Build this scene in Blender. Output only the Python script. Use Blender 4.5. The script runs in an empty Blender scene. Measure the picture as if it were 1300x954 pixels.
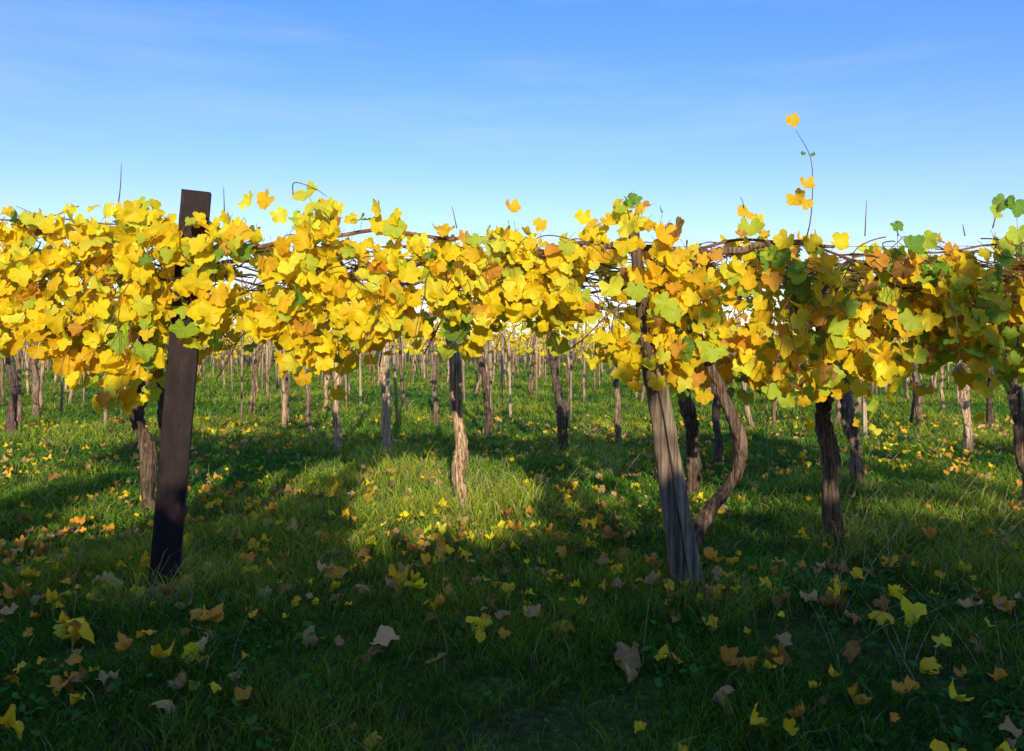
import bpy, math
import numpy as np
from mathutils import Vector
rng=np.random.default_rng(11)
S=bpy.context.scene
H=1.4; F=1011.0; HOR=440.0
def P(px,py,d): return np.array([(px-650)/F*d, d, H-(py-HOR)/F*d])
def gd(py): return H*F/(py-HOR)

# ---------- noise ----------
_tab=rng.random((256,256))
def vnoise(x,y):
    x=np.asarray(x,float);y=np.asarray(y,float)
    xi=np.floor(x).astype(int);yi=np.floor(y).astype(int)
    fx=x-xi;fy=y-yi;fx=fx*fx*(3-2*fx);fy=fy*fy*(3-2*fy)
    a=_tab[xi%256,yi%256];b=_tab[(xi+1)%256,yi%256];c=_tab[xi%256,(yi+1)%256];d=_tab[(xi+1)%256,(yi+1)%256]
    return (a*(1-fx)+b*fx)*(1-fy)+(c*(1-fx)+d*fx)*fy
def fbm(x,y): return 0.55*vnoise(x,y)+0.28*vnoise(x*2.1+7,y*2.1+3)+0.17*vnoise(x*4.3+1,y*4.3+9)
def gz(x,y):
    return (fbm(np.asarray(x)*0.9+50,np.asarray(y)*0.9+50)-0.5)*0.10*np.clip(1.3-np.asarray(y)/60,0,1)

# ---------- mesh helper ----------
def mesh_np(name,verts,loops,counts,mat,smooth=True,attrs=None,parent=None):
    me=bpy.data.meshes.new(name)
    verts=np.asarray(verts,np.float32).reshape(-1,3)
    loops=np.asarray(loops,np.int32).ravel(); counts=np.asarray(counts,np.int32).ravel()
    me.vertices.add(len(verts)); me.vertices.foreach_set('co',verts.ravel())
    me.loops.add(len(loops)); me.loops.foreach_set('vertex_index',loops)
    me.polygons.add(len(counts))
    st=np.concatenate([[0],np.cumsum(counts)[:-1]]).astype(np.int32)
    me.polygons.foreach_set('loop_start',st); 
    try: me.polygons.foreach_set('loop_total',counts)
    except Exception: pass
    me.polygons.foreach_set('use_smooth',np.full(len(counts),smooth))
    for k,(t,v) in (attrs or {}).items():
        a=me.attributes.new(k,t,'POINT')
        a.data.foreach_set('color' if t=='FLOAT_COLOR' else 'vector',np.asarray(v,np.float32).ravel())
    me.update(calc_edges=True)
    me.materials.append(mat)
    o=bpy.data.objects.new(name,me); S.collection.objects.link(o)
    if parent: o.parent=parent
    return o

class Tubes:
    def __init__(s): s.v=[];s.f=[];s.c=[];s.n=0;s.col=[]
    def add(s,pts,rad,k=6,ridge=0.0,twist=0.0,col=(0.5,0.5,0.5),cap=True):
        pts=np.asarray(pts,float);m=len(pts);rad=np.broadcast_to(np.asarray(rad,float),(m,))
        t=np.gradient(pts,axis=0);t/=np.linalg.norm(t,axis=1)[:,None]+1e-9
        ref=np.array([0,1,0.]) if abs(t[0][1])<0.8 else np.array([1,0,0.])
        u=np.cross(t,ref);u/=np.linalg.norm(u,axis=1)[:,None]+1e-9
        w=np.cross(t,u)
        th=np.arange(k)/k*2*np.pi
        R=rad[:,None]*np.ones((m,k))
        if ridge>0:
            o=rng.random()*100
            tt=th[None,:]+twist*np.arange(m)[:,None]
            R=R*(1+ridge*(0.5*np.sin(3*tt+o)+0.35*np.sin(5*tt+o*2)+0.5*(rng.random((m,k))-0.5)))
        vv=pts[:,None,:]+R[:,:,None]*(np.cos(th)[None,:,None]*u[:,None,:]+np.sin(th)[None,:,None]*w[:,None,:])
        s.v.append(vv.reshape(-1,3))
        i=np.arange(m-1)[:,None]*k;j=np.arange(k)[None,:];j2=(j+1)%k
        q=np.stack([i+j,i+j2,i+k+j2,i+k+j],-1).reshape(-1,4)+s.n
        s.f.append(q.ravel());s.c.append(np.full(len(q),4))
        if cap:
            s.f.append(np.arange(k)[::-1]+s.n); s.c.append([k])
            s.f.append(np.arange(k)+s.n+(m-1)*k); s.c.append([k])
        s.col.append(np.tile(np.array([*col,1.0]),(m*k,1)))
        s.n+=m*k
    def build(s,name,mat,parent=None,smooth=True):
        return mesh_np(name,np.concatenate(s.v),np.concatenate(s.f),np.concatenate(s.c),mat,smooth,{'Col':('FLOAT_COLOR',np.concatenate(s.col))},parent)
def smoothpath(pts,n):
    pts=np.asarray(pts,float);m=len(pts)
    if m==2: 
        t=np.linspace(0,1,n)[:,None]; return pts[0]*(1-t)+pts[1]*t
    P0=np.vstack([2*pts[0]-pts[1],pts,2*pts[-1]-pts[-2]])
    out=[]
    for s in np.linspace(0,m-1-1e-6,n):
        i=int(s);t=s-i;a,b,c,d=P0[i:i+4]
        out.append(0.5*((2*b)+(-a+c)*t+(2*a-5*b+4*c-d)*t*t+(-a+3*b-3*c+d)*t**3))
    return np.array(out)

# ---------- materials ----------
def newmat(name):
    m=bpy.data.materials.new(name);m.use_nodes=True;nt=m.node_tree;nt.nodes.clear()
    out=nt.nodes.new('ShaderNodeOutputMaterial');return m,nt,out
def N(nt,t,**k):
    n=nt.nodes.new(t)
    for a,b in k.items(): setattr(n,a,b)
    return n
def math_(nt,op,a,b=None,clamp=False):
    n=N(nt,'ShaderNodeMath',operation=op);n.use_clamp=clamp
    for i,v in enumerate([a,b]):
        if v is None: continue
        if isinstance(v,(int,float)): n.inputs[i].default_value=v
        else: nt.links.new(v,n.inputs[i])
    return n.outputs[0]
def mix(nt,f,a,b,bt='MIX'):
    n=N(nt,'ShaderNodeMix',data_type='RGBA',blend_type=bt)
    for s,v in ((0,f),(6,a),(7,b)):
        if isinstance(v,(int,float)): n.inputs[s].default_value=v
        elif isinstance(v,tuple): n.inputs[s].default_value=(*v,1)
        else: nt.links.new(v,n.inputs[s])
    return n.outputs[2]
def noise(nt,scale,detail=4,vec=None,rough=0.6):
    n=N(nt,'ShaderNodeTexNoise');n.inputs['Scale'].default_value=scale;n.inputs['Detail'].default_value=detail;n.inputs['Roughness'].default_value=rough
    if vec is not None: nt.links.new(vec,n.inputs['Vector'])
    return n.outputs['Fac']
def ramp(nt,f,stops):
    n=N(nt,'ShaderNodeValToRGB');e=n.color_ramp.elements
    while len(e)<len(stops): e.new(0.5)
    for i,(p,c) in enumerate(stops): e[i].position=p;e[i].color=(*c,1)
    nt.links.new(f,n.inputs[0]);return n.outputs[0]
def geo_pos(nt): return N(nt,'ShaderNodeNewGeometry').outputs['Position']

def leaf_mat(name,transl=0.42,rough=0.5):
    m,nt,out=newmat(name)
    a=N(nt,'ShaderNodeAttribute',attribute_name='Col');col=a.outputs['Color'];age=a.outputs['Alpha']
    pos=geo_pos(nt)
    n1=noise(nt,36,2,pos);n2=noise(nt,9,1,pos)
    l=N(nt,'ShaderNodeAttribute',attribute_name='luv')
    sp=N(nt,'ShaderNodeSeparateXYZ');nt.links.new(l.outputs['Vector'],sp.inputs[0])
    x,y,r=sp.outputs
    th=math_(nt,'ARCTAN2',x,y)
    rr=math_(nt,'SQRT',math_(nt,'ADD',math_(nt,'MULTIPLY',x,x),math_(nt,'MULTIPLY',y,y)))
    dv=math_(nt,'MULTIPLY',rr,math_(nt,'ABSOLUTE',math_(nt,'SINE',math_(nt,'MULTIPLY',th,2.5))))
    vm=math_(nt,'SUBTRACT',1.0,math_(nt,'MULTIPLY',dv,24.0),True)
    gm=math_(nt,'MULTIPLY',math_(nt,'SUBTRACT',0.9,math_(nt,'MULTIPLY',dv,5.0),True),math_(nt,'MULTIPLY',math_(nt,'SUBTRACT',n2,0.45),2.5,True))
    col=mix(nt,math_(nt,'MULTIPLY',gm,0.35,True),col,(0.42,0.48,0.03))
    col=mix(nt,math_(nt,'MULTIPLY',vm,0.35),col,(0.66,0.60,0.14))
    e=math_(nt,'ADD',math_(nt,'ADD',math_(nt,'MULTIPLY',r,0.8),math_(nt,'MULTIPLY',n1,0.9)),age)
    em=math_(nt,'MULTIPLY',math_(nt,'SUBTRACT',e,1.52),4.0,True)
    col=mix(nt,em,col,(0.30,0.12,0.02))
    p=N(nt,'ShaderNodeBsdfPrincipled');nt.links.new(col,p.inputs['Base Color']);p.inputs['Roughness'].default_value=rough
    p.inputs['Specular IOR Level'].default_value=0.20
    t=N(nt,'ShaderNodeBsdfTranslucent');nt.links.new(col,t.inputs[0])
    ms=N(nt,'ShaderNodeMixShader');ms.inputs[0].default_value=transl
    nt.links.new(p.outputs[0],ms.inputs[1]);nt.links.new(t.outputs[0],ms.inputs[2]);nt.links.new(ms.outputs[0],out.inputs[0])
    return m
def simple_leaf(name,transl):
    m,nt,out=newmat(name)
    a=N(nt,'ShaderNodeAttribute',attribute_name='Col')
    p=N(nt,'ShaderNodeBsdfDiffuse');nt.links.new(a.outputs['Color'],p.inputs[0])
    t=N(nt,'ShaderNodeBsdfTranslucent');nt.links.new(a.outputs['Color'],t.inputs[0])
    ms=N(nt,'ShaderNodeMixShader');ms.inputs[0].default_value=transl
    nt.links.new(p.outputs[0],ms.inputs[1]);nt.links.new(t.outputs[0],ms.inputs[2]);nt.links.new(ms.outputs[0],out.inputs[0])
    return m
def wood_mat(name,stops,scale=(40,40,3),bump=0.8,useattr=False,rough=0.85,dist=0.01):
    m,nt,out=newmat(name)
    tc=N(nt,'ShaderNodeTexCoord').outputs['Object']
    mp=N(nt,'ShaderNodeMapping');mp.inputs['Scale'].default_value=scale;nt.links.new(tc,mp.inputs[0])
    n1=noise(nt,1.0,5,mp.outputs[0],0.65);n2=noise(nt,6,3,tc)
    c=ramp(nt,n1,stops)
    c=mix(nt,0.6,c,ramp(nt,n2,[(0.3,(0.5,0.5,0.5)),(0.7,(1,1,1))]),'MULTIPLY')
    if useattr:
        a=N(nt,'ShaderNodeAttribute',attribute_name='Col')
        c=mix(nt,1.0,c,mix(nt,1.0,a.outputs['Color'],(2,2,2),'MULTIPLY'),'MULTIPLY')
    p=N(nt,'ShaderNodeBsdfPrincipled');nt.links.new(c,p.inputs['Base Color']);p.inputs['Roughness'].default_value=rough;p.inputs['Specular IOR Level'].default_value=0.25
    bp=N(nt,'ShaderNodeBump');bp.inputs['Strength'].default_value=bump;bp.inputs['Distance'].default_value=dist
    nt.links.new(n1,bp.inputs['Height']);nt.links.new(bp.outputs[0],p.inputs['Normal'])
    nt.links.new(p.outputs[0],out.inputs[0]);return m
M_leaf=leaf_mat('vine_leaf_mat',0.45)
M_far=simple_leaf('far_leaf_mat',0.45)
M_dry=leaf_mat('fallen_leaf_mat',0.2,0.7)
M_grass=simple_leaf('grass_mat',0.40)
M_shade_screen=simple_leaf('shade_screen_leaf_mat',0.15)
M_bark=wood_mat('vine_bark',[(0.30,(0.035,0.023,0.016)),(0.46,(0.18,0.13,0.09)),(0.62,(0.46,0.36,0.25))],(55,55,5),1.0,True,dist=0.02)
M_stake=wood_mat('weathered_wood',[(0.3,(0.08,0.065,0.05)),(0.5,(0.30,0.245,0.18)),(0.7,(0.55,0.47,0.36))],(60,60,2.5),0.7,True,dist=0.006)
M_cane=wood_mat('cane_bark',[(0.3,(0.09,0.045,0.025)),(0.7,(0.38,0.2,0.11))],(30,30,30),0.3,True)
M_rust=wood_mat('rusted_steel',[(0.3,(0.012,0.007,0.006)),(0.55,(0.032,0.016,0.012)),(0.75,(0.11,0.045,0.025))],(14,14,5),0.35,False,0.75,dist=0.004)
M_conc=wood_mat('concrete',[(0.3,(0.12,0.11,0.10)),(0.7,(0.32,0.30,0.27))],(30,30,30),0.5)
M_wire=wood_mat('wire_steel',[(0.3,(0.1,0.1,0.1)),(0.7,(0.25,0.25,0.25))],(30,30,30),0.1,False,0.4)

# ---------- leaf builder ----------
def tmpl(n,ring):
    th=np.arange(n)/n*2*np.pi
    r=0.45*(0.78+0.23*np.abs(np.cos(2.5*th))**0.8)
    r=r*(1+0.08*np.cos(th))
    back=np.exp(-((np.abs(th-np.pi))/0.24)**2); r=r*(1-0.62*back)
    if n>=20: r=r*(1+0.035*np.where(np.arange(n)%2==0,1,-1))
    x=np.sin(th)*r;y=np.cos(th)*r
    if ring:
        v=np.vstack([[0,0,0],np.c_[x*0.55,y*0.55,np.full(n,.55)],np.c_[x,y,np.ones(n)]])
        j=np.arange(n);j2=(j+1)%n
        f=np.concatenate([np.c_[np.zeros(n,int),1+j2,1+j].ravel(),np.c_[1+j,1+j2,1+n+j2,1+n+j].ravel()])
        c=np.concatenate([np.full(n,3),np.full(n,4)])
    else:
        v=np.vstack([[0,0,0],np.c_[x,y,np.ones(n)]]);j=np.arange(n);j2=(j+1)%n
        f=np.c_[np.zeros(n,int),1+j2,1+j].ravel();c=np.full(n,3)
    return v,f,c
T_HI=tmpl(40,True);T_MID=tmpl(20,False);T_LOW=tmpl(6,False)
def norm(a): return a/(np.linalg.norm(a,axis=1)[:,None]+1e-9)
def leaves(name,pos,nrm,tip,size,col,age,T,mat,curl=0.5,parent=None,luvon=True):
    v,f,c=T;n=len(pos);k=len(v)
    nrm=norm(nrm);tip=tip-np.sum(tip*nrm,1)[:,None]*nrm;tip=norm(tip);side=np.cross(tip,nrm)
    x=v[:,0][None,:]*(0.9+0.25*rng.random((n,1)));y=v[:,1][None,:]*np.ones((n,1))
    rn=np.sqrt(v[:,0]**2+v[:,1]**2)[None,:];th=np.arctan2(v[:,0],v[:,1])[None,:]
    lob=1+0.06*np.sin(2*th+rng.random((n,1))*6.28)*rng.random((n,1))+0.05*np.sin(3*th+rng.random((n,1))*6.28)
    x=x*lob;y=y*lob
    cu=curl*(rng.random((n,1))*1.6-0.9);fo=curl*(rng.random((n,1))*0.8-0.1);wa=curl*0.5*rng.random((n,1));ph=rng.random((n,1))*6.28
    z=-cu*rn**2*1.6+fo*np.sqrt(x*x+0.004)*0.7+wa*rn**1.5*np.sin(3*th+ph)*1.1+curl*0.2*rn**2*np.sin(7*th+ph*3)
    z=z-curl*rng.random((n,1))*np.clip(y,0,1)**2*1.2
    s=np.asarray(size)[:,None]
    V=pos[:,None,:]+(x*s)[:,:,None]*side[:,None,:]+((y+0.08)*s)[:,:,None]*tip[:,None,:]+(z*s)[:,:,None]*nrm[:,None,:]
    L=(f[None,:]+(np.arange(n)*k)[:,None]).ravel();C=np.tile(c,n)
    cc=np.concatenate([np.repeat(col[:,None,:],k,1),np.repeat(age[:,None,None],k,1)],-1)
    at={'Col':('FLOAT_COLOR',cc.reshape(-1,4))}
    if luvon: at['luv']=('FLOAT_VECTOR',np.tile(v,(n,1)))
    return mesh_np(name,V.reshape(-1,3),L,C,mat,True,at,parent)
PAL=np.array([[0.97,0.71,0.015],[0.94,0.56,0.015],[0.87,0.79,0.05],[0.52,0.60,0.04],[0.18,0.34,0.035],[0.76,0.34,0.03],[0.36,0.16,0.035]])
def pick(n,w):
    w=np.array(w,float);w/=w.sum();i=rng.choice(len(w),n,p=w)
    c=PAL[i]*(0.84+0.24*rng.random((n,1)));c=c*(1+0.08*(rng.random((n,3))-0.5));return np.clip(c,0,1),i

# ---------- ground ----------
def ground():
    xs=np.concatenate([[-1500,-600,-250,-120],np.arange(-60,-12,3.0),np.arange(-12,12,0.2),np.arange(12,61,3.0),[120,250,600,1500]])
    ys=np.concatenate([[-600,-200,-60,-25],np.arange(-14,1.5,1.5),np.arange(1.5,16,0.2),np.arange(16,60,1.5),[60,80,120,250,700,2500]])
    X,Y=np.meshgrid(xs,ys);Z=gz(X,Y)
    v=np.stack([X,Y,Z],-1).reshape(-1,3);nx=len(xs);ny=len(ys)
    i,j=np.meshgrid(np.arange(nx-1),np.arange(ny-1));a=(j*nx+i).ravel()
    f=np.stack([a,a+1,a+nx+1,a+nx],-1)
    m,nt,out=newmat('ground_mat');pos=geo_pos(nt)
    n1=noise(nt,1.3,5,pos);n2=noise(nt,22,6,pos,0.7)
    g=ramp(nt,n2,[(0.3,(0.025,0.045,0.008)),(0.55,(0.08,0.14,0.022)),(0.75,(0.24,0.29,0.06))])
    b=ramp(nt,n2,[(0.3,(0.022,0.015,0.009)),(0.7,(0.13,0.085,0.05))])
    c=mix(nt,math_(nt,'MULTIPLY',math_(nt,'SUBTRACT',n1,0.50),5,True),g,b)
    p=N(nt,'ShaderNodeBsdfPrincipled');p.inputs['Roughness'].default_value=0.95;p.inputs['Specular IOR Level'].default_value=0.1;nt.links.new(c,p.inputs['Base Color'])
    bp=N(nt,'ShaderNodeBump');bp.inputs['Strength'].default_value=1.0;bp.inputs['Distance'].default_value=0.05;nt.links.new(n2,bp.inputs['Height']);nt.links.new(bp.outputs[0],p.inputs['Normal'])
    nt.links.new(p.outputs[0],out.inputs[0])
    mesh_np('ground',v,f,np.full(len(f),4),m)
ground()

# ---------- grass ----------
def samp(nmax,y0,y1,e):
    ys=np.linspace(y0,y1,2000);w=(0.72*ys+1.2)*2;pd=w*np.where(ys<4.5,1,(4.5/ys)**e);cdf=np.cumsum(pd);cdf/=cdf[-1]
    y=np.interp(rng.random(nmax),cdf,ys);x=(rng.random(nmax)*2-1)*(0.72*y+1.2);return x,y
dirt=np.array([[1.45,3.85,0.35],[-1.95,4.4,0.2],[1.1,4.3,0.16]])
def grass():
    x,y=samp(540000,2.2,65,1.85)
    cl=fbm(x*2.2,y*2.2);cl2=fbm(x*0.6+20,y*0.6);fine=fbm(x*7+5,y*7)
    keep=rng.random(len(x))<np.clip(0.20+2.3*(cl-0.27)+1.6*(fine-0.42),0.14,1)
    for a,b,r in dirt: keep&=~((np.hypot(x-a,y-b)<r*(0.7+0.6*fine))&(rng.random(len(x))<0.8))
    x,y,cl,cl2,fine=[q[keep] for q in (x,y,cl,cl2,fine)];n=len(x)
    lit_tuft=np.zeros(n)
    for a,b,r in [(-0.42,6.6,.5),(0.15,6.7,.45),(-0.95,8.4,.7),(-0.4,8.0,.5),(-1.6,9.8,.6),(0.9,10,.7),(1.0,8.6,.6),(1.6,4.6,.3),(1.2,4.2,.25),(2.3,5.7,.35),(-1.9,4.3,.3),(3.2,7.8,.6)]:
        lit_tuft=np.maximum(lit_tuft,np.exp(-((x-a)**2+(y-b)**2)/r**2))
    sc=np.clip(y/4.5,0.9,20)
    h=(0.03+0.17*np.clip(cl*cl2*2.2,0,1.4)*rng.random(n)*np.clip(fine*1.8,0.4,1.3)+0.05*rng.random(n)*fine)*(1+0.04*sc)*(1+1.3*lit_tuft)
    w=0.0048*sc**0.72*(0.5+0.9*rng.random(n))
    az=rng.random(n)*6.283; d=np.c_[np.cos(az),np.sin(az)];lean=h*(0.25+1.1*rng.random(n))
    tw=rng.random(n)*6.283;s=np.c_[np.cos(tw),np.sin(tw)]
    base=np.c_[x,y,gz(x,y)-0.004]
    V=np.zeros((n,5,3))
    for i,(hh,ll,ww) in enumerate([(0,0,1),(0,0,-1),(0.62,0.38,0.75),(0.62,0.38,-0.75),(0.90,1.0,0)]):
        V[:,i,:2]=base[:,:2]+d*(lean*ll)[:,None]+s*(w*ww*0.5)[:,None]
        V[:,i,2]=base[:,2]+h*hh
    o=(np.arange(n)*5)[:,None]
    f=np.concatenate([o+0,o+1,o+3,o+2,o+2,o+3,o+4],1).ravel();c=np.tile([4,3],n)
    t=np.clip((cl2-.5)*2.4+0.45+0.4*(rng.random(n)-0.5)+0.55*lit_tuft,0,1)[:,None]  # tall tufts also carry the sunlit patch's yellow in their colour
    col=(1-t)*np.array([0.10,0.30,0.022])+t*np.array([0.46,0.56,0.05])
    dry=rng.random(n)<0.04+0.16*np.clip((fine-.5)*3,0,1)+0.18*lit_tuft;col[dry]=np.array([0.60,0.50,0.22])*(0.5+0.6*rng.random((dry.sum(),1)))
    col*=(0.45+0.85*rng.random((n,1)))*(0.72+0.28*np.clip((y-3)/3.5,0,1)+0.25*lit_tuft)[:,None]  # colour brightens the sunlit-patch tufts and deepens the foreground shade
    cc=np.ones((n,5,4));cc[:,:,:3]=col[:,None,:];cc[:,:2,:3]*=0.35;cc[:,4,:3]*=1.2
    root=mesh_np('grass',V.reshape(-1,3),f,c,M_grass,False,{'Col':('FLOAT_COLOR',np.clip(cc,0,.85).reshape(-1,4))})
    x,y=samp(56000,2.2,12,1.6);k=rng.random(len(x))<np.clip((fbm(x*1.7+90,y*1.7)-0.44)*5,0.03,1);x,y=x[k],y[k];n=len(x)
    pos=np.c_[x,y,gz(x,y)+0.02+0.06*rng.random(n)];nr=np.c_[rng.normal(0,.45,n),rng.normal(0,.45,n),np.ones(n)]
    col=np.array([0.08,0.20,0.035])*(0.4+1.1*rng.random((n,1)))
    leaves('broadleaf_weeds',pos,nr,rng.normal(0,1,(n,3)),0.018+0.045*rng.random(n)**2,col,np.zeros(n),T_LOW,M_grass,0.6,root,False)
    tb=Tubes()
    for _ in range(170):
        if rng.random()<0.5: px,d=1050+rng.random()*280,3.2+rng.random()*4
        else: px,d=rng.random()*1300,3+rng.random()*9
        x0=(px-650)/F*d;L=0.15+0.28*rng.random();a=rng.normal(0.25,0.4);b=rng.normal(0,0.4)
        t=np.linspace(0,1,7)
        tb.add(np.c_[x0+L*a*t**1.6,d+L*b*t**1.6,gz(x0,d)+L*t],0.0014*(1-0.5*t)*(1+d/9),3,col=(0.9,0.8,0.5))
    tb.build('dry_grass_stems',M_stake,root)
grass()

# ---------- fallen leaves ----------
def fallen():
    spots=[(85,825),(95,832),(320,745),(425,745),(415,742),(505,750),(675,803),(715,803),(525,717),(400,825),(485,845),(470,850),(945,852),(920,858),(790,845),(800,850),(1160,788),(1045,785),(1060,790),(270,815),(235,790),(245,812),(610,805),(1120,796),(1265,780),(985,850),(905,735),(366,635),(646,632),(735,640),(520,650),(240,700),(345,740),(700,700),(770,704),(1020,690),(1180,655),(1130,725),(20,775)]
    X=[];Y=[];Z=[]
    for a,b in spots: d=gd(b);X.append((a-650)/F*d);Y.append(d);Z.append(0.10+0.05*rng.random())
    x,y=samp(5600,2.4,15,0.8)
    k=rng.random(len(x))<np.clip(0.18+(fbm(x*0.9+33,y*0.9)-0.42)*3,0.08,1);x,y=x[k],y[k]
    x=np.concatenate([X,x]);y=np.concatenate([Y,y]);n=len(x);s=np.concatenate([Z,0.04+0.075*rng.random(n-len(X))**1.5])
    pos=np.c_[x,y,gz(x,y)+0.05+0.05*rng.random(n)];nr=np.c_[rng.normal(0,.45,n),rng.normal(-0.2,.45,n),np.ones(n)]
    col,i=pick(n,[0.15,0.40,0.02,0.01,0,0.30,0.20])
    m=rng.random(n)<0.30;m[:len(X)]=rng.random(len(X))<0.2;col[m]=np.array([0.72,0.42,0.15])*(0.5+0.6*rng.random((m.sum(),1)))
    leaves('fallen_leaves',pos,nr,rng.normal(0,1,(n,3)),s,col,0.05+0.35*rng.random(n),T_HI,M_dry,1.6)
fallen()

# ---------- front canopy ----------
D0=4.5
top_px=[-300,-150,0,60,150,200,270,320,430,480,530,600,650,720,790,830,870,900,960,1020,1140,1200,1240,1280,1300,1450,1600]
top_py=[260,270,265,268,258,250,278,245,245,258,288,285,262,285,246,255,290,303,285,290,290,300,298,262,258,270,262]
bot_px=[-300,-150,0,60,100,130,165,200,300,340,390,450,500,580,650,720,760,820,900,960,1000,1060,1090,1130,1180,1240,1300,1450,1600]
bot_py=[450,440,440,460,490,535,485,470,425,440,485,445,425,440,400,425,460,490,490,510,505,510,565,495,460,510,465,480,450]
def topz(x): px=x/D0*F+650; return H-(np.interp(px,top_px,top_py)-HOR)/F*D0
def botz(x): px=x/D0*F+650; return H-(np.interp(px,bot_px,bot_py)-HOR)/F*D0
foliage=bpy.data.objects.new('grape_vine_foliage',None);S.collection.objects.link(foliage)
def rightw(x): return 1/(1+np.exp(-(x-0.85)/0.18))
def front():
    n=8200
    x=rng.uniform(-4.6,4.6,n);t=rng.random(n)
    tz=topz(x)-0.01+0.015*rng.normal(0,1,n);bz=botz(x)+0.045*rng.normal(0,1,n);z=bz+(tz-bz)*t
    dens=0.5*fbm(x*3.6+11,z*4.8+3)+0.5*fbm(x*9+1,z*9+3)
    keep=rng.random(n)<np.clip((dens-0.43)*6.0+0.24,0.03,1)*np.clip(0.35+(1-t)*8,0,1)*np.clip(0.35+t*4,0,1)
    sp=(fbm(x*1.6+70,x*0+5)<0.47)&(t>0.78);keep&=~(sp&(rng.random(n)<0.4))
    x,z,t=x[keep],z[keep],t[keep]
    y=D0-0.12+rng.random(len(x))**1.6*0.95+0.25*(t-0.5)**2
    ex=[]
    for (a,b,sa,sb,dd,m) in [(205,305,40,16,4.34,22),(262,330,26,26,4.36,14),(250,385,20,14,4.36,6),(180,350,30,30,4.34,10),(815,390,30,40,4.28,20),(850,450,30,24,4.28,14),(790,440,22,26,4.3,12),(855,345,30,26,4.3,12),(900,430,30,30,4.3,12),(880,380,26,40,4.3,12),(800,280,22,16,4.42,8),(835,300,22,20,4.4,8)]:
        for _ in range(m): ex.append(P(rng.normal(a,sa*.7),rng.normal(b,sb*.7),dd+rng.uniform(-.05,.06)))
    ex=np.array(ex)
    x=np.concatenate([x,ex[:,0]]);y=np.concatenate([y,ex[:,1]]);z=np.concatenate([z,ex[:,2]]);n=len(x)
    nr=np.c_[rng.normal(0,.6,n),-0.85+rng.normal(0,.45,n),0.45+rng.normal(0,.5,n)]
    tip=np.c_[rng.normal(0,.5,n),-0.25+rng.normal(0,.3,n),-1+rng.normal(0,.35,n)]
    size=0.068+0.095*rng.random(n)
    rw=rightw(x)
    cl,_=pick(n,[0.58,0.14,0.19,0.08,0.015,0.015,0.008]);cr,_=pick(n,[0.30,0.28,0.08,0.15,0.11,0.08,0.035])
    pr=rng.random(n)<rw
    col=np.where(pr[:,None],cr,cl)
    gp=np.exp(-((x-(-0.33))/0.22)**2-((z-1.50)/0.14)**2)+np.exp(-((x+2.1)/0.3)**2-((z-1.45)/0.2)**2)*0.6+np.exp(-((x-2.7)/0.3)**2-((z-1.35)/0.25)**2)*0.8
    g=rng.random(n)<gp*0.75;col[g]=PAL[3]*(0.6+0.5*rng.random((g.sum(),1)))*np.array([0.85,1,1])
    age=rng.random(n)**2*0.24+rw*0.14*rng.random(n)
    leaves('front_leaves',np.c_[x,y,z],nr,tip,size,col,age,T_HI,M_leaf,0.8,foliage)
    tb=Tubes()
    idx=rng.choice(n,min(n,2800),replace=False)
    for i in idx:
        p=np.array([x[i],y[i],z[i]]);q=p+np.array([rng.normal(0,.03),0.03+0.04*rng.random(),0.05+0.05*rng.random()])
        if z[i]>topz(x[i])-0.1: q[2]=p[2]-0.05
        mid=(p+q)/2+np.array([0,0,0.012]);tb.add([p,mid,q],[0.0014,0.0015,0.0019],3,col=(0.75,0.45,0.25),cap=False)
    for _ in range(380):
        x0=rng.uniform(-4.6,4.6);y0=D0+rng.uniform(0.0,0.9);z0=rng.uniform(1.78,2.03)
        L=rng.uniform(0.3,0.95);az=rng.normal(-math.pi/2,0.9);up=rng.uniform(-0.1,0.5);m=9;t=np.linspace(0,1,m)
        pts=np.c_[x0+L*0.8*np.cos(az)*t+0.02*rng.normal(0,1,m),y0+L*0.55*np.sin(az)*t,z0+L*(up*t-0.85*t**2)+0.008*rng.normal(0,1,m)]
        pts[:,2]=np.minimum(pts[:,2],topz(pts[:,0])+0.0)
        tb.add(smoothpath(pts,16),np.linspace(0.0044,0.0018,16),5,col=(0.5,0.38,0.32),cap=False)
    for _ in range(50):
        x0=rng.uniform(-4.8,3.5);L=rng.uniform(0.8,2.4);m=10;t=np.linspace(0,1,m);y0=D0+rng.uniform(0.0,1.1);z0=rng.uniform(1.78,2.03)
        pts=np.c_[x0+L*t,y0+np.cumsum(rng.normal(0,.03,m)),z0+0.07*np.sin(t*rng.uniform(2,6)+rng.random()*6)+np.cumsum(rng.normal(0,.02,m))]
        pts[:,2]=np.minimum(pts[:,2],topz(pts[:,0])-0.05)
        r=rng.choice([0.004,0.006,0.009,0.014],p=[.4,.3,.22,.08]);tb.add(smoothpath(pts,26),np.linspace(r,r*0.6,26),6,ridge=0.12,col=(0.45,0.40,0.38),cap=False)
    SH=[([(1022,310),(1030,270),(1030,205),(1010,165)],4.45),([(150,262),(153,235),(154,208)],4.5),([(372,248),(374,232),(400,240),(415,250)],4.5),([(580,290),(574,262)],4.5),([(945,290),(944,262),(940,250)],4.5),([(1098,300),(1100,255)],4.6),([(285,272),(284,238)],4.6),([(1260,290),(1268,262),(1278,252)],4.4),([(100,262),(60,275),(20,262)],4.5),([(1225,300),(1222,285)],4.6),([(800,280),(795,255),(803,243)],4.4),([(840,270),(838,262)],4.5),([(1140,300),(1138,280)],4.5),([(480,280),(482,262)],4.5)]
    for pts,d in SH:
        q=np.array([P(a,b,d) for a,b in pts]);q=smoothpath(q,14);tb.add(q,np.linspace(0.0040,0.0016,14),5,col=(0.45,0.33,0.3))
    tb.build('canes_and_petioles',M_cane,foliage)
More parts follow.
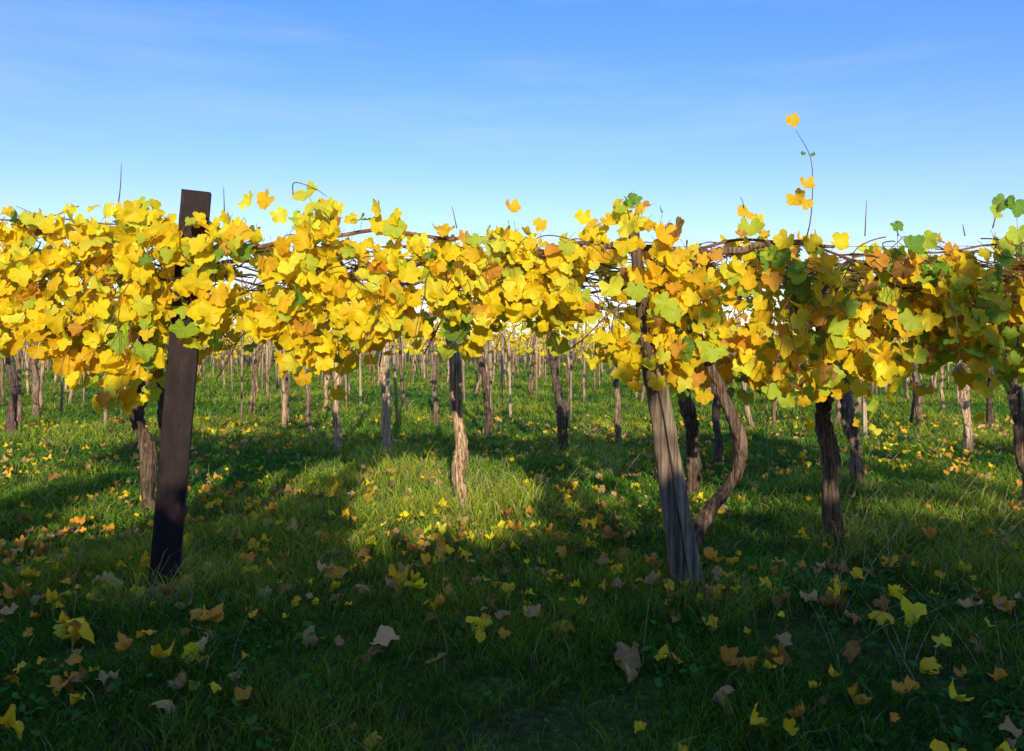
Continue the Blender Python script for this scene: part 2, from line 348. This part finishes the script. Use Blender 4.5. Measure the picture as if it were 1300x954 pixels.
    LP=[(1005,150,4.45,.10,1),(1022,232,4.4,.10,1),(1010,250,4.45,.12,1),(1020,195,4.5,.03,4),(1032,196,4.5,.035,4),(1024,255,4.42,.09,1),(948,268,4.5,.11,1),(962,275,4.5,.09,0),(798,255,4.4,.1,4),(808,250,4.4,.09,4),(790,262,4.4,.1,3),(1275,255,4.4,.12,4),(1290,258,4.4,.14,4),(1262,268,4.4,.09,3),(1138,284,4.5,.09,4),(10,266,4.5,.07,1),(52,270,4.5,.07,1),(340,252,4.5,.13,1),(480,260,4.4,.12,0),(500,272,4.4,.12,0),(648,262,4.45,.11,1)]
    n=len(LP);pos=np.array([P(a,b,d) for a,b,d,s,c in LP]);col=np.array([PAL[c] for *_,c in LP])
    leaves('shoot_leaves',pos,np.c_[rng.normal(0,.4,n),-np.ones(n),rng.normal(.4,.3,n)],np.c_[rng.normal(0,.6,n),np.zeros(n),-np.ones(n)],np.array([l[3] for l in LP]),col,np.full(n,.15),T_HI,M_leaf,0.7,foliage)
front()

# ---------- overhead canopy, near and far ----------
def roof(name,y0,y1,dens,size,T,mat,zs=0.10,hang=0.45,hp=4):
    A=(y1-y0)*((0.72*(y0+y1)/2+2.5)*2);n=int(A*dens*1.8)
    ys=np.linspace(y0,y1,500);w=(0.72*ys+2.5);c=np.cumsum(w);c/=c[-1]
    y=np.interp(rng.random(n),c,ys);x=(rng.random(n)*2-1)*(0.72*y+2.5)
    k=rng.random(n)<np.clip((fbm(x*0.9+4,y*1.1+8)-0.42)*6,0.03,1)*np.clip(0.45+0.65*np.cos(2*np.pi*(y-4.7)/2.6),0,1)
    x,y=x[k],y[k];n=len(x)
    z=1.95+0.08*(fbm(x*.5,y*.5)-0.5)*2+rng.normal(0,zs,n)-hang*rng.random(n)**hp
    z=np.minimum(z,2.14)
    nr=np.c_[rng.normal(0,.6,n),-0.4+rng.normal(0,.6,n),0.8+rng.normal(0,.5,n)];tip=np.c_[rng.normal(0,.6,n),rng.normal(0,.6,n),-0.7+rng.normal(0,.4,n)]
    col,_=pick(n,[0.50,0.18,0.15,0.09,0.03,0.04,0.02])
    leaves(name,np.c_[x,y,z],nr,tip,size*(0.7+0.6*rng.random(n)),col,0.3*rng.random(n),T,mat,0.7,foliage,mat is M_leaf)
roof('overhead_leaves',5.2,13,16,0.13,T_MID,M_leaf)
roof('mid_leaves',13,34,11,0.16,T_LOW,M_far,0.10,0.85,3)
roof('far_leaves',34,95,6,0.26,T_LOW,M_far,0.10,0.95,3)
def roofcanes():
    tb=Tubes()
    for _ in range(700):
        y=5.2+75*rng.random()**1.5;x=(rng.random()*2-1)*(0.7*y+2);L=rng.uniform(0.4,1.4);az=rng.random()*6.28;m=7;t=np.linspace(0,1,m)
        pts=np.c_[x+L*np.cos(az)*t,y+L*np.sin(az)*t,rng.uniform(1.78,1.97)+0.10*np.sin(t*3+rng.random()*6)-rng.random()**2*0.7*t**2+rng.normal(0,.02,m)]
        pts[:,1]=np.maximum(pts[:,1],4.9+0.05*t);pts[:,2]=np.minimum(pts[:,2],2.05)
        tb.add(pts,rng.uniform(0.003,0.006)*(1+y/30),4,col=(0.6,0.45,0.4),cap=False)
    tb.build('overhead_canes',M_cane,foliage)
roofcanes()
def wires():
    tb=Tubes()
    for k in range(20):
        y=4.7+k*2.6;w=0.75*y+3
        tb.add([[-w,y,2.0],[0,y,1.985],[w,y,2.0]],0.0014*(1+y/25),4,cap=False)
    tb.build('trellis_wires',M_wire)
wires()

# ---------- vines & stakes ----------
def vine(base,pts,r0,r1,col=(0.42,0.40,0.38)):
    d=gd(base[1]);q=[P(base[0],base[1]+6,d)]+[P(a,b,d)+np.array([0,rng.normal(0,.04),0]) for a,b in pts]
    last=q[-1]
    if last[2]<1.9:
        q.append(np.array([last[0]+rng.normal(0,.05),last[1]+.05,1.95]))
    q=smoothpath(q,60);m=len(q);q[:,0]+=0.012*np.sin(np.arange(m)*0.35+rng.random()*6)+0.003*rng.normal(0,1,m)
    R=np.linspace(r0,r1,m)*(1+0.13*np.sin(np.arange(m)*0.33+rng.random()*6)+0.07*rng.normal(0,1,m));R[:4]*=np.array([1.5,1.3,1.15,1.05])
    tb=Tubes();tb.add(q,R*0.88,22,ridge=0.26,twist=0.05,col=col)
    e=q[-1]
    for s in (-1,1):
        L=rng.uniform(0.5,0.9);t=np.linspace(0,1,14)
        arm=np.c_[e[0]+s*L*t,e[1]+rng.normal(0,.15)*t,e[2]-0.04+0.08*np.sin(t*2.2)+0.01*rng.normal(0,1,14)]
        tb.add(arm,np.linspace(r1*0.8,0.009,14),8,ridge=0.2,col=col)
    b=q[0].copy();tb.v=[v-b for v in tb.v]
    o=tb.build('grape_vine',M_bark);o.location=b;return o
dk=(0.27,0.23,0.21);lit_bark=(1.05,0.90,0.72);md=(0.50,0.43,0.37)  # the lightest tint paints sunlight into the bark of front-lit trunks
vine((588,655),[(585,600),(583,540),(574,440)],0.066,0.05,lit_bark)
vine((490,586),[(489,540),(486,460)],0.05,0.045,lit_bark)
vine((430,575),[(428,520),(427,440)],0.05,0.05,lit_bark)
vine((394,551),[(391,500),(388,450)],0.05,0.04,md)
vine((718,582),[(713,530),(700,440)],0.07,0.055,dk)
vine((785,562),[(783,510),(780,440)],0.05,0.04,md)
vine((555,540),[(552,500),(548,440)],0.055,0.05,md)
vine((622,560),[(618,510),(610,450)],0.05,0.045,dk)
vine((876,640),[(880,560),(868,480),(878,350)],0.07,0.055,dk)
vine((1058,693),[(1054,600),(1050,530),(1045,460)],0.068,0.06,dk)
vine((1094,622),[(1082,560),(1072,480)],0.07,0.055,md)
vine((1230,578),[(1228,520),(1216,450)],0.06,0.05,lit_bark)
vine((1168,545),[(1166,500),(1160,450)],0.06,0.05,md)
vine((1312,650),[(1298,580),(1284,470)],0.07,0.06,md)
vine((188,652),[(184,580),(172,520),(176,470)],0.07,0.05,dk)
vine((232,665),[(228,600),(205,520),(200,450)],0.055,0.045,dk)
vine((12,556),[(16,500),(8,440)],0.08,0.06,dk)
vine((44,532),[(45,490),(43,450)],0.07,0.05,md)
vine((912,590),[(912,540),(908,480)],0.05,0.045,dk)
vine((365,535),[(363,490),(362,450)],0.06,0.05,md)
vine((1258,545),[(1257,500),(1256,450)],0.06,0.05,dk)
vine((845,758),[(868,708),(905,655),(934,605),(938,550),(912,490),(890,440),(875,350)],0.046,0.03,(0.36,0.29,0.26))

def farrows():
    tb=Tubes();ts=Tubes()
    y=14.0
    while y<95:
        w=0.70*y+2;x=-w+rng.random()
        while x<w:
            xx=x+rng.normal(0,.16);yy=y+rng.normal(0,.25)
            m=8;t=np.linspace(0,1,m);lx=rng.normal(0,.15)
            pts=np.c_[xx+lx*t+rng.normal(0,.022,m),np.full(m,yy),-0.03+2.0*t]
            g=rng.uniform(0.35,1.1)
            if rng.random()<0.62: tb.add(pts,np.linspace(0.050,0.033,m)*rng.uniform(.65,1.15),6,ridge=0.25,col=(g,g*0.84,g*0.66))
            if rng.random()<0.5:
                xs=xx+rng.uniform(0.1,0.5);ts.add([[xs,yy,-.03],[xs+rng.normal(0,.05),yy,2.0]],rng.uniform(0.02,0.036),5,col=(0.66,0.56,0.44))
            x+=1.55 if y<45 else 1.9
        y+=2.6
    o=tb.build('distant_grape_vines',M_bark);ts.build('stakes',M_stake,o)
farrows()

def box_stake(name,p0,p1,w0,w1,th,mat,seg=16,rough=0.006,col=(0.5,0.5,0.5)):
    p0=np.array(p0);p1=np.array(p1);t=(p1-p0)/np.linalg.norm(p1-p0);u=np.cross(t,[0,1,0]);u/=np.linalg.norm(u);w=np.cross(u,t)
    tb=[];prof=[(-1,-.7),(-.75,-1),(.75,-1),(1,-.7),(1,.7),(.75,1),(-.75,1),(-1,.7)]
    ww=np.linspace(w0,w1,seg)
    for i in range(seg):
        c=p0+(p1-p0)*i/(seg-1)-p0
        for a,b in prof: tb.append(c+u*(a*ww[i]/2+rng.normal(0,rough*.35))+w*(b*th/2+rng.normal(0,rough*.3)))
    k=8;f=[];c=[]
    for i in range(seg-1):
        for j in range(k): f+=[i*k+j,i*k+(j+1)%k,(i+1)*k+(j+1)%k,(i+1)*k+j];c.append(4)
    f+=list(range(k))[::-1];c.append(k);f+=[(seg-1)*k+j for j in range(k)];c.append(k)
    o=mesh_np(name,np.array(tb),f,c,mat,False,{'Col':('FLOAT_COLOR',np.tile([*col,1],(seg*k,1)))});o.location=p0;return o
st=bpy.data.objects.new('split_wooden_post',None);S.collection.objects.link(st)
d=4.42
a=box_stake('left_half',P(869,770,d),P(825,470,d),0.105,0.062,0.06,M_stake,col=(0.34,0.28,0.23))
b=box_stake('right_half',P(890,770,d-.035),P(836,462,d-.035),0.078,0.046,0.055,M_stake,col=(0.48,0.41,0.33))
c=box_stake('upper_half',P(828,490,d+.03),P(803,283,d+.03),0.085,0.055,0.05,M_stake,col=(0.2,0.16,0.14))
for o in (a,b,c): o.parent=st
for (bx,by,tx,ty,w) in [(486,588,483,455,.05),(450,515,449,450,.05),(350,515,351,450,.05),(1090,560,1088,450,.06),(332,505,331,450,.06),(640,530,638,450,.05)]:
    dd=gd(by);box_stake('wooden_stake',P(bx+8,by+4,dd),P(tx+8,ty,dd)+np.array([0,0,.4]),w,w*.9,w*.8,M_stake,8,col=(0.72,0.63,0.52))

# ---------- rusted steel channel post ----------
def steel():
    p0=P(205,770,4.42);p1=P(249,242,4.5);t=(p1-p0);Lg=np.linalg.norm(t)
    W=0.155;Dp=0.075;th=0.008
    prof=[(-W/2,0),(W/2,0),(W/2,Dp),(W/2-th,Dp),(W/2-th,th),(-W/2+th,th),(-W/2+th,Dp),(-W/2,Dp)]
    a=math.radians(-16);prof=[(x*math.cos(a)-y*math.sin(a),x*math.sin(a)+y*math.cos(a)) for x,y in prof]
    seg=30;v=[];f=[];c=[]
    tn=t/Lg;u=np.cross(tn,[0,1,0]);u/=np.linalg.norm(u);w=np.array([0,1.,0])
    for i in range(seg):
        o=t*i/(seg-1)
        for x,y in prof: v.append(o+u*(x+rng.normal(0,.0006))+w*y)
    for i in range(seg-1):
        for j in range(8): f+=[i*8+j,i*8+(j+1)%8,(i+1)*8+(j+1)%8,(i+1)*8+j];c.append(4)
    e=(seg-1)*8
    for q in ((0,1,4,5),(1,2,3,4),(0,5,6,7)): f+=[e+i for i in q];c.append(4)
    ob=mesh_np('rusted_steel_post',np.array(v),f,c,M_rust,False);ob.location=p0
    bm_=ob.modifiers.new('b','BEVEL');bm_.width=0.0025;bm_.segments=2
    n=22;th=np.arange(n)/n*6.283;r=0.14*(1+0.35*(rng.random(n)-.5));vv=[];
    for k,(s,z) in enumerate([(1.05,-.05),(1,0.02),(0.8,0.045),(0.0,0.05)]):
        for i in range(n): vv.append((r[i]*s*math.cos(th[i]),r[i]*s*0.8*math.sin(th[i]),z+rng.normal(0,.004)))
    f=[];c=[]
    for k in range(3):
        for i in range(n): f+=[k*n+i,k*n+(i+1)%n,(k+1)*n+(i+1)%n,(k+1)*n+i];c.append(4)
    o=mesh_np('concrete_footing',np.array(vv),f,c,M_conc);o.parent=ob;o.location=(0.05,0.0,-p0[2]+float(gz(p0[0],p0[1])))
steel()

# ---------- added leafy screen, unseen behind the viewpoint, outline cut to throw shade and streaks ----------
ELEV=16.0;TA=math.tan(math.radians(ELEV))
def shade_screen():
    hx=[-16,-8,-6.5,-6,-5.2,-4.8,-3.9,-3.5,-3.1,-2.8,-2.5,-2.2,-1.6,-1.3,-1.1,-0.8,-0.4,-0.15,0.05,1.45,1.7,2.1,2.6,3.2,4.0,4.5,6,9,16]
    hz=[3.6,3.7,4.1,3.5,3.5,4.1,4.1,3.4,3.4,4.2,4.2,3.35,3.35,4.1,4.1,3.4,4.1,4.1,3.30,3.30,4.2,4.7,5.0,4.6,5.0,4.6,4.7,5.0,4.8]
    n=34000;x=rng.uniform(-16,16,n);tz=np.interp(x,hx,hz)+0.12*(fbm(x*3,x*0+2)-.5)
    z=tz*rng.random(n)**0.55;y=-6+rng.uniform(-.45,.45,n)
    k=~((x>1.8)&(z>3.6)&(fbm(x*2.2,z*2.2)<0.54))
    x,y,z=x[k],y[k],z[k];n=len(x)
    col=np.array([0.05,0.09,0.02])*(0.7+0.6*rng.random((n,1)))
    root=leaves('shade_screen',np.c_[x,y,z],rng.normal(0,1,(n,3)),rng.normal(0,1,(n,3)),0.14+0.1*rng.random(n),col,np.zeros(n),T_LOW,M_shade_screen,0.4,None,False)
    xs=np.linspace(-16,16,200);v=[];f=[];c=[]
    for i,q in enumerate(xs):
        t=np.interp(q,hx,hz)-0.2
        if q>1.7: t=min(t,3.4)
        for (yy,zz) in [(-6.5,0),(-6.4,t*.7),(-6.0,t),(-5.6,t*.7),(-5.5,0)]: v.append((q,yy+rng.normal(0,.05),zz))
    for i in range(199):
        for j in range(4): f+=[i*5+j,i*5+j+1,(i+1)*5+j+1,(i+1)*5+j];c.append(4)
    mesh_np('shade_screen_core',np.array(v),f,c,M_shade_screen,True,{'Col':('FLOAT_COLOR',np.tile([.02,.03,.012,0],(len(v),1)))},root)
shade_screen()

# ---------- light ----------
W=bpy.data.worlds.new('World');S.world=W;W.use_nodes=True;nt=W.node_tree;nt.nodes.clear()
out=N(nt,'ShaderNodeOutputWorld');bg=N(nt,'ShaderNodeBackground');bg.inputs[1].default_value=0.15
sky=N(nt,'ShaderNodeTexSky',sky_type='NISHITA');sky.sun_disc=False;sky.sun_elevation=math.radians(ELEV)
AZ=6.0
sky.sun_rotation=math.radians(180-AZ);sky.air_density=1.0;sky.dust_density=0.4;sky.ozone_density=1.6
tc=N(nt,'ShaderNodeTexCoord').outputs['Generated']
sz=N(nt,'ShaderNodeSeparateXYZ');nt.links.new(tc,sz.inputs[0])
gain=ramp(nt,sz.outputs[2],[(0.0,(0.68,0.61,0.64)),(0.2,(0.46,0.53,0.73)),(0.42,(0.26,0.47,0.92))])
gain=mix(nt,1.0,gain,(2,2,2),'MULTIPLY')
mp=N(nt,'ShaderNodeMapping');mp.inputs['Scale'].default_value=(1.2,1.2,9);mp.inputs['Rotation'].default_value=(0,math.radians(8),0);nt.links.new(tc,mp.inputs[0])
cn=noise(nt,1.7,6,mp.outputs[0],0.62)
cf=math_(nt,'MULTIPLY',math_(nt,'SUBTRACT',cn,0.47),0.75,True)
c=mix(nt,1.0,sky.outputs[0],gain,'MULTIPLY')
c=mix(nt,cf,c,(5.0,5.4,6.0))
nt.links.new(c,bg.inputs[0]);nt.links.new(bg.outputs[0],out.inputs[0])
sl=bpy.data.lights.new('sun','SUN');sl.energy=5;sl.angle=math.radians(0.5);sl.color=(1,0.92,0.74)
so=bpy.data.objects.new('sun',sl);S.collection.objects.link(so)
e=math.radians(ELEV);az=math.radians(AZ);dirv=Vector((-math.sin(az)*math.cos(e),math.cos(az)*math.cos(e),-math.sin(e)))
so.rotation_euler=dirv.to_track_quat('-Z','Y').to_euler()

cam=bpy.data.cameras.new('camera');co=bpy.data.objects.new('camera',cam);S.collection.objects.link(co);S.camera=co
co.location=(0,0,H);co.rotation_euler=(math.radians(90),0,0);cam.sensor_width=36;cam.lens=28;cam.shift_y=-37/1300;cam.clip_end=6000
S.view_settings.view_transform='Standard';S.view_settings.look='None';S.view_settings.exposure=0
